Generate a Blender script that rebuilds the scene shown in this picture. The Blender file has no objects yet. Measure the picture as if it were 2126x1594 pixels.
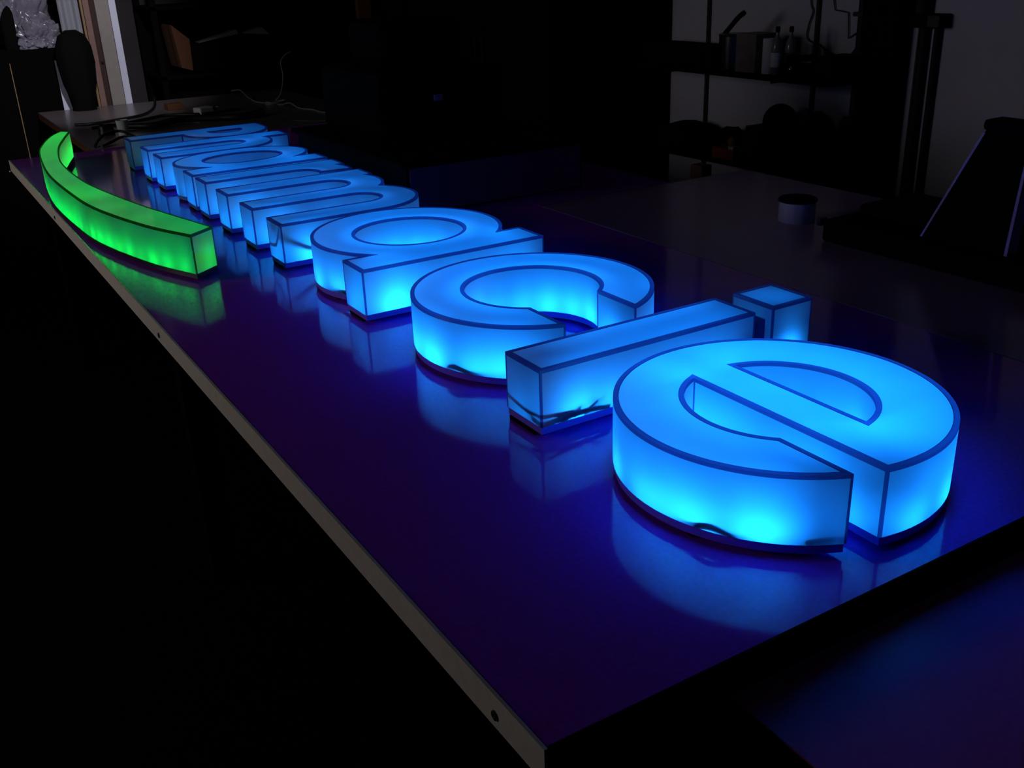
import bpy, bmesh, math, random
from math import pi, sin, cos, radians as rad, sqrt, asin, acos, atan2
from mathutils import Vector, Matrix
from mathutils import noise as mnoise
from mathutils.geometry import tessellate_polygon

# ------------------------------------------------------------------ camera, world, light, exposure
sc = bpy.context.scene
C = sc.collection
sc.view_settings.view_transform = 'Standard'
sc.view_settings.look = 'None'
sc.view_settings.gamma = 1.0
sc.view_settings.exposure = 0.0
sc.view_settings.use_curve_mapping = False
try:
    sc.cycles.use_denoising = True
    sc.cycles.max_bounces = 8
    sc.cycles.diffuse_bounces = 5
    sc.cycles.sample_clamp_indirect = 6.0
    sc.cycles.use_light_tree = True
    sc.cycles.caustics_reflective = False
    sc.cycles.caustics_refractive = False
except Exception:
    pass

cam_d = bpy.data.cameras.new('camera')
cam = bpy.data.objects.new('camera', cam_d)
C.objects.link(cam)
cam_d.sensor_fit = 'HORIZONTAL'
cam_d.sensor_width = 36.0
cam_d.lens = 36.0 * 2086.6 / 2126.0
cam_d.clip_start = 0.02
cam.location = (2.4201, -0.7172, 1.5087)
cam.rotation_euler = (1.1688, 0.0358, 1.0195)
sc.camera = cam

world = bpy.data.worlds.new('dim_world')
sc.world = world
world.use_nodes = True
world.node_tree.nodes['Background'].inputs[0].default_value = (0.5, 0.45, 0.6, 1)
world.node_tree.nodes['Background'].inputs[1].default_value = 0.0008


def area(name, loc, target, sx, sy, power, col):
    d = bpy.data.lights.new(name, 'AREA')
    d.shape = 'RECTANGLE'
    d.size, d.size_y, d.energy, d.color = sx, sy, power, col
    o = bpy.data.objects.new(name, d)
    C.objects.link(o)
    o.location = loc
    o.rotation_euler = (Vector(target) - Vector(loc)).to_track_quat('-Z', 'Y').to_euler()
    return o


# faint daylight entering by the window in the left wall (stands just outside the opening)
area('window_daylight', (-0.8, -3.25, 1.75), (-0.8, 0.0, 1.4), 1.9, 1.3, 18.0, (1.0, 0.94, 0.96))

LED_BLUE = (0.006, 0.255, 1.0)
LED_GREEN = (0.0, 1.0, 0.09)
P_SIDE = 0.25
P_UP = 0.19
P_GREEN = 0.07
P_GREEN_SIDE = 0.052
TABLE_Z = 0.85
S = 0.42                      # one lettering unit (the height of a small letter) in metres
DEPTH = 0.261                 # depth of a letter in lettering units


# ------------------------------------------------------------------ materials
def mat(name, col, rough=0.5, metal=0.0, spec=0.5, noise=0.0, nscale=20.0, bump=0.0, coat=0.0, stretch=None):
    m = bpy.data.materials.new(name)
    m.use_nodes = True
    nt = m.node_tree
    b = nt.nodes['Principled BSDF']
    b.inputs['Base Color'].default_value = (*col, 1)
    b.inputs['Roughness'].default_value = rough
    b.inputs['Metallic'].default_value = metal
    b.inputs['Specular IOR Level'].default_value = spec
    b.inputs['Coat Weight'].default_value = coat
    if noise or bump:
        tc = nt.nodes.new('ShaderNodeTexCoord')
        mp = nt.nodes.new('ShaderNodeMapping')
        if stretch:
            mp.inputs['Scale'].default_value = stretch
        nz = nt.nodes.new('ShaderNodeTexNoise')
        nz.inputs['Scale'].default_value = nscale
        nz.inputs['Detail'].default_value = 5
        nt.links.new(tc.outputs['Object'], mp.inputs['Vector'])
        nt.links.new(mp.outputs[0], nz.inputs['Vector'])
        if noise:
            mx = nt.nodes.new('ShaderNodeMix')
            mx.data_type = 'RGBA'
            mx.inputs[6].default_value = (*[c * (1 - noise) for c in col], 1)
            mx.inputs[7].default_value = (*[min(1, c * (1 + noise)) for c in col], 1)
            nt.links.new(nz.outputs['Fac'], mx.inputs[0])
            nt.links.new(mx.outputs[2], b.inputs['Base Color'])
        if bump:
            bp = nt.nodes.new('ShaderNodeBump')
            bp.inputs['Strength'].default_value = bump
            bp.inputs['Distance'].default_value = 0.002
            nt.links.new(nz.outputs['Fac'], bp.inputs['Height'])
            nt.links.new(bp.outputs[0], b.inputs['Normal'])
    return m


def acrylic(name, trans, diff, mixd, gloss=0.05, blotch=0.0, grough=0.25):
    """light-diffusing sign acrylic: passes light from the lamps inside, scatters it, with a weak sheen"""
    m = bpy.data.materials.new(name)
    m.use_nodes = True
    nt = m.node_tree
    nt.nodes.clear()
    out = nt.nodes.new('ShaderNodeOutputMaterial')
    tr = nt.nodes.new('ShaderNodeBsdfTranslucent')
    tr.inputs[0].default_value = (*trans, 1)
    df = nt.nodes.new('ShaderNodeBsdfDiffuse')
    df.inputs[0].default_value = (*diff, 1)
    m1 = nt.nodes.new('ShaderNodeMixShader')
    m1.inputs[0].default_value = mixd
    nt.links.new(tr.outputs[0], m1.inputs[1])
    nt.links.new(df.outputs[0], m1.inputs[2])
    gl = nt.nodes.new('ShaderNodeBsdfGlossy')
    gl.inputs['Color'].default_value = (1, 1, 1, 1)
    gl.inputs['Roughness'].default_value = grough
    m2 = nt.nodes.new('ShaderNodeMixShader')
    m2.inputs[0].default_value = gloss
    nt.links.new(m1.outputs[0], m2.inputs[1])
    nt.links.new(gl.outputs[0], m2.inputs[2])
    nt.links.new(m2.outputs[0], out.inputs[0])
    if blotch:
        tc = nt.nodes.new('ShaderNodeTexCoord')
        nz = nt.nodes.new('ShaderNodeTexNoise')
        nz.inputs['Scale'].default_value = 9
        nz.inputs['Detail'].default_value = 6
        mx = nt.nodes.new('ShaderNodeMix')
        mx.data_type = 'RGBA'
        mx.inputs[6].default_value = (*[c * (1 - blotch) for c in trans], 1)
        mx.inputs[7].default_value = (*trans, 1)
        nt.links.new(tc.outputs['Object'], nz.inputs['Vector'])
        nt.links.new(nz.outputs['Fac'], mx.inputs[0])
        nt.links.new(mx.outputs[2], tr.inputs[0])
    return m


M = {}
M['blue_acrylic'] = acrylic('blue_acrylic', (0.85, 0.95, 1.0), (0.12, 0.25, 0.5), 0.2, 0.02, 0.05)
M['blue_face'] = acrylic('blue_face_acrylic', (0.8, 0.9, 1.0), (0.10, 0.2, 0.45), 0.2, 0.02, 0.05)
M['blue_trim'] = acrylic('blue_trim', (0.24, 0.16, 0.38), (0.08, 0.06, 0.3), 0.3, 0.04)
M['green_acrylic'] = acrylic('green_acrylic', (0.95, 0.95, 0.9), (0.03, 0.2, 0.06), 0.15, 0.09, 0.05, 0.08)
M['clear_end'] = acrylic('pale_end_acrylic', (0.5, 0.5, 0.5), (0.5, 0.6, 0.6), 0.3, 0.16)
M['green_trim'] = acrylic('green_trim', (0.08, 0.15, 0.08), (0.02, 0.08, 0.03), 0.5, 0.05)
M['inner_white'] = mat('white_back_panel', (0.18, 0.18, 0.18), 0.6)
M['led'] = mat('led_housing', (0.5, 0.5, 0.5), 0.5)
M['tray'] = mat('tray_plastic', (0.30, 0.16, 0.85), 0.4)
M['black_tray'] = mat('black_tray_plastic', (0.01, 0.012, 0.012), 0.4)
M['foam'] = mat('black_foam', (0.004, 0.004, 0.004), 0.9, spec=0.1)
M['wire'] = mat('black_wire', (0.008, 0.008, 0.009), 0.45)
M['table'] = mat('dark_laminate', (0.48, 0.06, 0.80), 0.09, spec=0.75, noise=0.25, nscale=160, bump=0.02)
M['table_far'] = mat('worn_laminate', (0.16, 0.14, 0.15), 0.3, noise=0.3, nscale=40)
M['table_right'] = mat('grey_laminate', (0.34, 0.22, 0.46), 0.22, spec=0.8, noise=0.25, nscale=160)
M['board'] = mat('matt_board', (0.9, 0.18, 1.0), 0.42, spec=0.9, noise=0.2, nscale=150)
M['dark_panel'] = mat('letter_lit_panel', (0.22, 0.04, 0.10), 0.8, spec=0.1)  # purple glow of the letters put into the panel colour
M['steel'] = mat('table_edge_steel', (0.95, 0.80, 0.68), 0.5, metal=0.0, noise=0.15, nscale=60)
M['chip'] = mat('raw_chipboard', (0.12, 0.05, 0.02), 0.8, noise=0.4, nscale=90)
M['black'] = mat('black_paint', (0.003, 0.003, 0.003), 0.9, spec=0.05)
M['black_gloss'] = mat('black_plastic', (0.008, 0.008, 0.009), 0.3)
M['dark'] = mat('dark_grey_paint', (0.02, 0.018, 0.018), 0.6)
M['screw'] = mat('dark_screw', (0.03, 0.028, 0.025), 0.4, metal=0.6)
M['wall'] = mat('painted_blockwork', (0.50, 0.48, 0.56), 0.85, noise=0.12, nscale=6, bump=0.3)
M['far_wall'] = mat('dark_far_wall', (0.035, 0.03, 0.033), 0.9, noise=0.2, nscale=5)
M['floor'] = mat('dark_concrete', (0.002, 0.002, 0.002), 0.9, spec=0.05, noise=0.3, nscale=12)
M['white_paint'] = mat('white_paint', (0.72, 0.74, 0.92), 0.6)
M['sheet'] = mat('grey_white_sheet', (0.30, 0.31, 0.36), 0.8, noise=0.3, nscale=6)
M['grey_paper'] = mat('grey_paper', (0.13, 0.12, 0.12), 0.8)
M['beige_paint'] = mat('beige_board', (0.30, 0.27, 0.25), 0.7, noise=0.1, nscale=30)
M['pink_paint'] = mat('pinkish_board', (0.26, 0.15, 0.13), 0.7, noise=0.15, nscale=30)
M['brown_wood'] = mat('brown_wood', (0.04, 0.016, 0.010), 0.7, noise=0.3, nscale=30, stretch=(1, 1, 0.1))
M['gold_wood'] = mat('golden_wood', (0.30, 0.19, 0.08), 0.6, noise=0.3, nscale=30, stretch=(1, 1, 0.1))
M['dull_card'] = mat('dull_cardboard', (0.05, 0.025, 0.012), 0.9)
M['cardboard'] = mat('brown_cardboard', (0.085, 0.028, 0.008), 0.85, noise=0.2, nscale=40)
M['paper'] = mat('white_paper', (0.75, 0.75, 0.75), 0.8)
M['plastic_bag'] = mat('crumpled_clear_plastic', (0.22, 0.21, 0.27), 0.22, noise=0.6, nscale=22, bump=0.8)
M['white_plastic'] = mat('white_plastic', (0.8, 0.8, 0.82), 0.45)
M['white_cable'] = mat('white_cable', (0.22, 0.2, 0.22), 0.5)
M['red_plastic'] = mat('red_plastic', (0.30, 0.015, 0.01), 0.45)
M['red_paint'] = mat('red_card', (0.35, 0.03, 0.02), 0.7)
M['orange_wood'] = mat('orange_wood', (0.12, 0.042, 0.010), 0.7)
M['pink_card'] = mat('pink_patterned_card', (0.40, 0.16, 0.15), 0.8, noise=0.5, nscale=60)
M['pot_print'] = mat('printed_carton', (0.16, 0.13, 0.12), 0.7, noise=0.7, nscale=18)
M['chrome'] = mat('chrome', (0.8, 0.8, 0.8), 0.08, metal=1.0)
M['bottle'] = mat('clear_bottle', (0.22, 0.2, 0.22), 0.15)
M['amber'] = mat('amber_liquid', (0.10, 0.03, 0.01), 0.2)
M['tape'] = mat('pale_tape_roll', (0.34, 0.30, 0.42), 0.55, noise=0.2, nscale=60, stretch=(1, 1, 14))
M['lilac'] = mat('letter_light_edge', (0.30, 0.22, 0.60), 0.5)  # lilac stands for letter light caught by the panel edges
M['lilac_plastic'] = mat('lilac_plastic', (0.4, 0.3, 0.8), 0.4)
M['pipe'] = mat('dark_pipe', (0.02, 0.017, 0.025), 0.7, spec=0.2)
M['brown_pipe'] = mat('brown_pipe', (0.05, 0.02, 0.015), 0.5)
M['glass'] = mat('window_glass', (0.9, 0.9, 0.9), 0.05)


# ------------------------------------------------------------------ helpers
def tag(o, label=None, cat=None, group=None, kind=None):
    if label: o['label'] = label
    if cat: o['category'] = cat
    if group: o['group'] = group
    if kind: o['kind'] = kind
    return o


def thing(name, label, cat, loc=(0, 0, 0), rz=0.0, group=None):
    o = bpy.data.objects.new(name, None)
    C.objects.link(o)
    o.empty_display_size = 0.05
    o.location = loc
    o.rotation_euler = (0, 0, rz)
    return tag(o, label, cat, group)


def link(name, bm, m, parent=None, smooth=None, loc=None):
    me = bpy.data.meshes.new(name)
    bmesh.ops.recalc_face_normals(bm, faces=bm.faces)
    bm.to_mesh(me)
    bm.free()
    if isinstance(m, (list, tuple)):
        for x in m: me.materials.append(x)
    else:
        me.materials.append(m)
    if smooth is not None:
        me.polygons.foreach_set('use_smooth', [True] * len(me.polygons))
        me.set_sharp_from_angle(angle=rad(smooth))
    o = bpy.data.objects.new(name, me)
    C.objects.link(o)
    if parent: o.parent = parent
    if loc: o.location = loc
    return o


def BM(): return bmesh.new()


def box(bm, x0, x1, y0, y1, z0, z1, bev=0.0):
    r = bmesh.ops.create_cube(bm, size=1)
    vs = r['verts']
    for v in vs:
        v.co = Vector(((x0 + x1) / 2 + v.co.x * (x1 - x0), (y0 + y1) / 2 + v.co.y * (y1 - y0), (z0 + z1) / 2 + v.co.z * (z1 - z0)))
    if bev:
        es = list({e for v in vs for e in v.link_edges})
        bmesh.ops.bevel(bm, geom=es, offset=bev, segments=2, affect='EDGES', profile=0.5)
    return bm


def hexa(bm, pts):
    """8 points: bottom quad then top quad"""
    v = [bm.verts.new(p) for p in pts]
    for f in ((3, 2, 1, 0), (4, 5, 6, 7), (0, 1, 5, 4), (1, 2, 6, 5), (2, 3, 7, 6), (3, 0, 4, 7)):
        bm.faces.new([v[i] for i in f])
    return bm


def lathe(bm, prof, n=32, cx=0.0, cy=0.0, closed=False):
    rings = []
    for r, z in prof:
        rings.append([bm.verts.new((cx + r * cos(2 * pi * i / n), cy + r * sin(2 * pi * i / n), z)) for i in range(n)])
    for a, b in zip(rings, rings[1:]):
        for i in range(n):
            bm.faces.new((a[i], a[(i + 1) % n], b[(i + 1) % n], b[i]))
    if closed:
        a, b = rings[-1], rings[0]
        for i in range(n):
            bm.faces.new((a[i], a[(i + 1) % n], b[(i + 1) % n], b[i]))
    else:
        bm.faces.new(list(reversed(rings[0])))
        bm.faces.new(rings[-1])
    return bm


def spline(pts, n=8):
    """Catmull-Rom through the points"""
    P = [Vector(p) for p in pts]
    P = [P[0] * 2 - P[1]] + P + [P[-1] * 2 - P[-2]]
    out = []
    for i in range(1, len(P) - 2):
        a, b, c, d = P[i - 1:i + 3]
        for k in range(n):
            t = k / n
            out.append(0.5 * ((2 * b) + (c - a) * t + (2 * a - 5 * b + 4 * c - d) * t * t + (3 * b - a - 3 * c + d) * t ** 3))
    out.append(P[-2])
    return out


def tube(bm, pts, r, n=8, taper=None):
    pts = [Vector(p) for p in pts]
    rings = []
    up = Vector((0, 0, 1))
    prev = None
    for i, p in enumerate(pts):
        d = (pts[min(i + 1, len(pts) - 1)] - pts[max(i - 1, 0)]).normalized()
        if prev is None:
            a = d.cross(up)
            if a.length < 1e-3: a = d.cross(Vector((1, 0, 0)))
            a.normalize()
        else:
            a = (prev - d * prev.dot(d)).normalized()
        prev = a
        b = d.cross(a)
        rr = r if taper is None else r * taper[min(i, len(taper) - 1)]
        rings.append([bm.verts.new(p + (a * cos(2 * pi * k / n) + b * sin(2 * pi * k / n)) * rr) for k in range(n)])
    for A, B in zip(rings, rings[1:]):
        for k in range(n):
            bm.faces.new((A[k], A[(k + 1) % n], B[(k + 1) % n], B[k]))
    bm.faces.new(list(reversed(rings[0])))
    bm.faces.new(rings[-1])
    return bm


def boxpart(name, b, m, parent=None, bev=0.0, loc=None):
    return link(name, box(BM(), *b, bev=bev), m, parent, loc=loc)


# ------------------------------------------------------------------ the room
def struct(name, b, m):
    o = boxpart(name, b, m)
    o['kind'] = 'structure'
    return o


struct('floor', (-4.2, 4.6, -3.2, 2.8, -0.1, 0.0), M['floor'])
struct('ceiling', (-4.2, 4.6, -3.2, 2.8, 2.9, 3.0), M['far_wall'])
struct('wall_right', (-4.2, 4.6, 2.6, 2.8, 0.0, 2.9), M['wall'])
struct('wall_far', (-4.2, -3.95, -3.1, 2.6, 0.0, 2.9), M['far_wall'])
# left wall with one window opening
bm = BM()
box(bm, -3.95, -2.3, -3.2, -3.05, 0, 2.9); box(bm, -0.3, 4.6, -3.2, -3.05, 0, 2.9)
box(bm, -2.3, -0.3, -3.2, -3.05, 0, 1.05); box(bm, -2.3, -0.3, -3.2, -3.05, 2.45, 2.9)
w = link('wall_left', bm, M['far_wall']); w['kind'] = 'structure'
bm = BM()
for x in (-2.3, -1.33, -0.36): box(bm, x, x + 0.06, -3.14, -3.08, 1.05, 2.45)
box(bm, -2.3, -0.3, -3.14, -3.08, 1.05, 1.11); box(bm, -2.3, -0.3, -3.14, -3.08, 2.39, 2.45)
w = link('window_1', bm, M['white_paint']); w['kind'] = 'structure'

# ------------------------------------------------------------------ the tables
X0, X1, Y0, Y1 = -1.972, 1.823, -0.343, 0.818
main = thing('work_table', 'long dark glossy work table with steel edge strip carrying the lit letters', 'table', ((X0 + X1) / 2, (Y0 + Y1) / 2, 0))
cx, cy = main.location.x, main.location.y
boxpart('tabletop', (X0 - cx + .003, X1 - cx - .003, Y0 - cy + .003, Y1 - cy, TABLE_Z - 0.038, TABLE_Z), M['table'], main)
es = boxpart('edge_strip', (X0 - cx, X1 - cx + 0.0005, Y0 - cy - 0.001, Y0 - cy + .003, TABLE_Z - 0.040, TABLE_Z + 0.0006), M['steel'], main)
es['label'] = 'pale steel edge strip with screws'
boxpart('end_strip', (X1 - cx - .003, X1 - cx + 0.0005, Y0 - cy + .004, Y1 - cy, TABLE_Z - 0.040, TABLE_Z + 0.0002), M['black'], main)
for x in (1.735, 0.395, -0.9):
    bm = BM()
    lathe(bm, [(0.0055, -0.001), (0.0055, 0.0012), (0.003, 0.0022), (0.001, 0.0012)], 14)
    s = link('screw', bm, M['screw'], main)
    s.rotation_euler = (pi / 2, 0, 0)
    s.location = (x - cx, Y0 - cy - 0.0015, TABLE_Z - 0.024)
boxpart('apron', (X0 - cx + .05, X1 - cx - .10, Y0 - cy + .06, Y0 - cy + .085, TABLE_Z - 0.13, TABLE_Z - 0.038), M['chip'], main)
for x in (X0 + .1, 0.0, X1 - .16):
    for y in (Y0 + .09, Y1 - .12):
        boxpart('leg', (x - cx, x - cx + .06, y - cy, y - cy + .06, 0, TABLE_Z - 0.038), M['black'], main)


def table(name, label, x0, x1, y0, y1, z, th, m, edge, legs=True):
    cx, cy = (x0 + x1) / 2, (y0 + y1) / 2
    t = thing(name, label, 'table', (cx, cy, 0))
    boxpart('tabletop', (x0 - cx, x1 - cx, y0 - cy, y1 - cy, z - 0.003, z), m, t)
    boxpart('core_board', (x0 - cx, x1 - cx, y0 - cy, y1 - cy, z - th, z - 0.003), edge, t)
    for x in (x0 + .06, x1 - .12):
        for y in (y0 + .06, y1 - .12):
            boxpart('leg', (x - cx, x - cx + .06, y - cy, y - cy + .06, 0, z - th), M['black'], t)
    return t


table('side_table', 'grey topped table on the right carrying the tape roll and open black case', 0.03, 2.3, 0.824, 1.605, TABLE_Z, 0.036, M['table_right'], M['black'])
table('cable_table', 'worn table beyond the letters, strewn with black cables', -3.45, -1.978, -0.03, 1.27, TABLE_Z + 0.001, 0.035, M['table_far'], M['chip'])
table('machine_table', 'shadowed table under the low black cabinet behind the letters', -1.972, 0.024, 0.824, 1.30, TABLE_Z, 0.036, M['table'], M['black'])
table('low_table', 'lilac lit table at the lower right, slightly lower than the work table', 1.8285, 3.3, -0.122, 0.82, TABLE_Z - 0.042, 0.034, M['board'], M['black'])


# ------------------------------------------------------------------ the lettering
def arc(cx, cy, r, a0, a1, step=3.0):
    n = max(2, int(abs(a1 - a0) / step))
    return [(cx + r * cos(rad(a0 + (a1 - a0) * i / n)), cy + r * sin(rad(a0 + (a1 - a0) * i / n))) for i in range(n + 1)]


def clean(loop, eps=1e-4):
    out = []
    for p in loop:
        if not out or (abs(p[0] - out[-1][0]) + abs(p[1] - out[-1][1])) > eps: out.append(p)
    if abs(out[0][0] - out[-1][0]) + abs(out[0][1] - out[-1][1]) < eps: out.pop()
    return out


def offset(loop, t):
    """move every point of the loop t to the left of its direction (into the material)"""
    n = len(loop)
    res = []
    for i in range(n):
        a, b, c = Vector(loop[i - 1]), Vector(loop[i]), Vector(loop[(i + 1) % n])
        d1, d2 = (b - a).normalized(), (c - b).normalized()
        n1, n2 = Vector((-d1.y, d1.x)), Vector((-d2.y, d2.x))
        m = (n1 + n2)
        if m.length < 1e-6: m = n1.copy()
        m.normalize()
        k = max(0.35, m.dot(n1))
        res.append((b.x + m.x * t / k, b.y + m.y * t / k))
    return res


def corners(loop, deg=35):
    n = len(loop)
    out = []
    for i in range(n):
        a, b, c = Vector(loop[i - 1]), Vector(loop[i]), Vector(loop[(i + 1) % n])
        if (b - a).angle(c - b) > rad(deg): out.append(loop[i])
    return out


def seam_loop(loop, w):
    """split the loop beside each sharp corner so that the glued seam there can have its own material"""
    n = len(loop)
    sharp = set(corners(loop))
    pts, seam = [], []
    for i in range(n):
        a, b = Vector(loop[i]), Vector(loop[(i + 1) % n])
        ln = (b - a).length
        d = (b - a) / ln
        sa, sb = loop[i] in sharp, loop[(i + 1) % n] in sharp
        pts.append((a.x, a.y)); seam.append(sa or (sb and ln <= w * 1.5))
        if sa and ln > w * 2.5:
            p = a + d * w
            pts.append((p.x, p.y)); seam.append(False)
        if sb and ln > w * 2.5:
            p = b - d * w
            pts.append((p.x, p.y)); seam.append(True)
    return pts, seam


def fill(bm, loops, z, flip=False):
    vs = [[bm.verts.new((x, y, z)) for x, y in l] for l in loops]
    flat = [v for l in vs for v in l]
    for t in tessellate_polygon([[Vector((x, y, 0)) for x, y in l] for l in loops]):
        try: bm.faces.new([flat[i] for i in t])
        except ValueError: pass
    return vs


def skirt(bm, A, B):
    n = len(A)
    for i in range(n): bm.faces.new((A[i], A[(i + 1) % n], B[(i + 1) % n], B[i]))


def ring(bm, loop, z): return [bm.verts.new((x, y, z)) for x, y in loop]


def channel_shape(parent, loops, origin, mats, names, rim=0.018, lip=0.013, z_tray=0.043, pads=()):
    """loops in lettering units (outer CCW, holes CW) -> shell, face, trim, tray and back panel under parent"""
    ox, oy = origin
    L = [[((x - ox) * S, (y - oy) * S) for x, y in clean(l)] for l in loops]
    D, R, LP, ZT = DEPTH * S, rim * S, lip * S, z_tray * S
    shell_m, face_m, trim_m, tray_m = mats
    # face: the light-passing top, framed by the rim
    bm = BM()
    fill(bm, [offset(l, R) for l in L], D - 0.0006)
    link(names[0], bm, face_m, parent)
    # walls
    bm = BM()
    for l in L:
        sl, seam = seam_loop(l, 0.0034)
        A, B = ring(bm, sl, ZT), ring(bm, sl, D - LP)
        n = len(A)
        for i in range(n):
            f = bm.faces.new((A[i], A[(i + 1) % n], B[(i + 1) % n], B[i]))
            f.material_index = 1 if seam[i] else 0
    link('side_wall', bm, [shell_m, trim_m], parent, smooth=30)
    # trim: L-shaped capping along every top edge, plus glued corner seams
    bm = BM()
    for l in L:
        a, b, c = ring(bm, l, D - LP), ring(bm, l, D), ring(bm, offset(l, R), D)
        e = ring(bm, offset(l, R), D - 0.0014)
        skirt(bm, a, b); skirt(bm, b, c); skirt(bm, c, e)
    link('edge_trim', bm, trim_m, parent)
    # tray
    bm = BM()
    il = [offset(l, 0.004 * S) for l in L]
    lo = [ring(bm, l, 0.006) for l in il]
    hi = [ring(bm, l, ZT) for l in il]
    for a, b in zip(lo, hi): skirt(bm, a, b)
    fill(bm, il, 0.006)
    link('base_tray', bm, tray_m, parent)
    bm = BM()
    fill(bm, L, ZT)
    link('back_panel', bm, M['inner_white'], parent)
    for x, y, lx, ly in pads:
        x, y = (x - ox) * S, (y - oy) * S
        boxpart('foam_pad', (x - lx * S / 2, x + lx * S / 2, y - ly * S / 2, y + ly * S / 2, 0.0, 0.006), M['foam'], parent)
    return L


LED_MESH = None


def led(parent, pos, origin, power, col, aim=(0, 0, 1), cone=118, blend=1.0, size=0.006):
    """small lamp module on the back panel with its light"""
    global LED_MESH
    x, y = (pos[0] - origin[0]) * S, (pos[1] - origin[1]) * S
    zb = 0.043 * S
    if LED_MESH is None:
        bm = BM()
        box(bm, -0.006, 0.006, -0.004, 0.004, 0.0, 0.003, bev=0.0006)
        LED_MESH = bpy.data.meshes.new('led_module')
        bm.to_mesh(LED_MESH); bm.free()
        LED_MESH.materials.append(M['led'])
    o = bpy.data.objects.new('led_module', LED_MESH)
    C.objects.link(o); o.parent = parent; o.location = (x, y, zb)
    d = bpy.data.lights.new('led_light', 'SPOT')
    d.spot_size = rad(cone); d.spot_blend = blend
    k = pos[2] if len(pos) > 2 else 1.0
    d.energy = power * k; d.color = col; d.shadow_soft_size = size
    l = bpy.data.objects.new('led_light', d)
    C.objects.link(l); l.parent = o; l.location = (0, 0, 0.0085)
    l.rotation_mode = 'QUATERNION'
    l.rotation_quaternion = Vector(aim).to_track_quat('-Z', 'Y')


BLUE = (M['blue_acrylic'], M['blue_face'], M['blue_trim'], M['tray'])
W_ = 0.2303
GROUP = 'blue lit letters of the word on the table'


def letter(name, ch, label, loops, leds, pads, origin, mid=(), stems=(), end=1.0):
    o = thing(name, label, 'sign letter', (origin[0] * S, origin[1] * S, TABLE_Z + .0005), 0, GROUP)
    channel_shape(o, loops, origin, BLUE, ('face',), pads=pads)
    side, up = leds
    led_strip(o, loops, origin, P_SIDE * side, LED_BLUE, seed=len(label))
    for q in mid: led(o, (q[0], q[1], up * (q[2] if len(q) > 2 else 1)), origin, P_UP, LED_BLUE)
    for x in stems:
        led(o, (x + .115, .17, end), origin, P_SIDE, LED_BLUE, aim=(1, -.25, .25), cone=150)
        led(o, (x + .105, .115, end * .35), origin, P_SIDE, LED_BLUE, aim=(-.1, -1, .25), cone=150)
    return o


def along(*pts, step=0.17):
    """evenly spaced points along a broken line"""
    out = []
    for a, b in zip(pts, pts[1:]):
        n = max(1, round(math.hypot(b[0] - a[0], b[1] - a[1]) / step))
        out += [(a[0] + (b[0] - a[0]) * k / n, a[1] + (b[1] - a[1]) * k / n) for k in range(n)]
    return out + [pts[-1]]


def around(cx, cy, r, a0, a1, step=0.17, fx=1.0):
    n = max(1, round(r * rad(abs(a1 - a0)) / step))
    return [(cx + fx * r * cos(rad(a0 + (a1 - a0) * k / n)), cy + r * sin(rad(a0 + (a1 - a0) * k / n))) for k in range(n + 1)]


def led_strip(parent, loops, origin, power, col, inset=0.098, step=0.165, gap=0.026, seed=1):
    """modules along the walls, as in a built-up letter"""
    r_ = random.Random(seed)
    placed = []
    for l in loops:
        o = offset(clean(l), inset)
        n = len(o)
        acc = step * .5
        for i in range(n):
            a, b = Vector(o[i]), Vector(o[(i + 1) % n])
            ln = (b - a).length
            # skip the folded bits that an inset makes round tight corners
            if ln < 1e-6 or (b - a).dot(Vector(clean(l)[(i + 1) % n]) - Vector(clean(l)[i])) <= 0: continue
            while acc <= ln:
                p = a + (b - a) * (acc / ln)
                if all((p - q).length > gap for q, _ in placed):
                    d = (b - a).normalized()
                    placed.append((p, (d.y, -d.x, 0.30)))
                acc += step
            acc -= ln
    for p, aim in placed:
        led(parent, (p.x, p.y, r_.uniform(.55, 1.45)), origin, power, col, aim=aim, cone=150, blend=1.0)
    return len(placed)


def wire(parent, pts, origin, r=0.0022, name='wire'):
    pts = [((x - origin[0]) * S, (y - origin[1]) * S, z * S) for x, y, z in pts]
    return link(name, tube(BM(), spline(pts, 6), r, 6), M['wire'], parent)


def circ_pts(cx, cy, r, angs): return [(cx + r * cos(rad(a)), cy + r * sin(rad(a))) for a in angs]


# --- e
ex, ey, er, ri = 3.709, 0.492, 0.524, 0.298
a0 = math.degrees(asin((0.377 - ey) / er)); a1 = 360 + math.degrees(asin((0.281 - ey) / er))
b0 = 360 + math.degrees(asin((0.281 - ey) / ri)); b1 = 180 - math.degrees(asin((0.377 - ey) / ri))
outer = arc(ex, ey, er, a0, a1, 2.5) + arc(ex, ey, ri, b0, b1, 2.5)
rc = 0.287
c0 = math.degrees(asin((0.565 - ey) / rc))
hole = list(reversed(arc(ex, ey, rc, c0, 180 - c0, 2.5)))
O = (ex, ey)
e_ = letter('letter_e', 'e', 'lit blue letter e, nearest the camera at the end of the word', [outer, hole],
            (1.05, 1.8),
            [(3.72, 0.03, 0.30, 0.05), (4.02, 0.20, 0.16, 0.05), (3.30, 0.30, 0.05, 0.2), (4.12, 0.62, 0.05, 0.26), (3.6, .97, .2, .04)], O,
            [(x, y, .65 if y < .25 else 1) for x, y in around(ex, ey, .41, -52, -350)] + along((3.55, .47), (4.0, .47)))
for a, k in ((-82, .7), (-50, 1.6)):
    led(e_, (*circ_pts(ex, ey, .425, (a,))[0], k), O, P_SIDE, LED_BLUE, aim=(cos(rad(a)), sin(rad(a)), .3), cone=150)
wire(e_, [(3.70, 0.16, .05), (3.86, 0.02, .048), (3.92, 0.03, .060), (3.98, 0.07, .048), (4.0, 0.2, .05)], O, 0.004)
wire(e_, [(4.04, 0.22, .05), (4.10, 0.185, .055), (4.15, 0.245, .062), (4.12, 0.265, .05)], O, 0.003)
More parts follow.
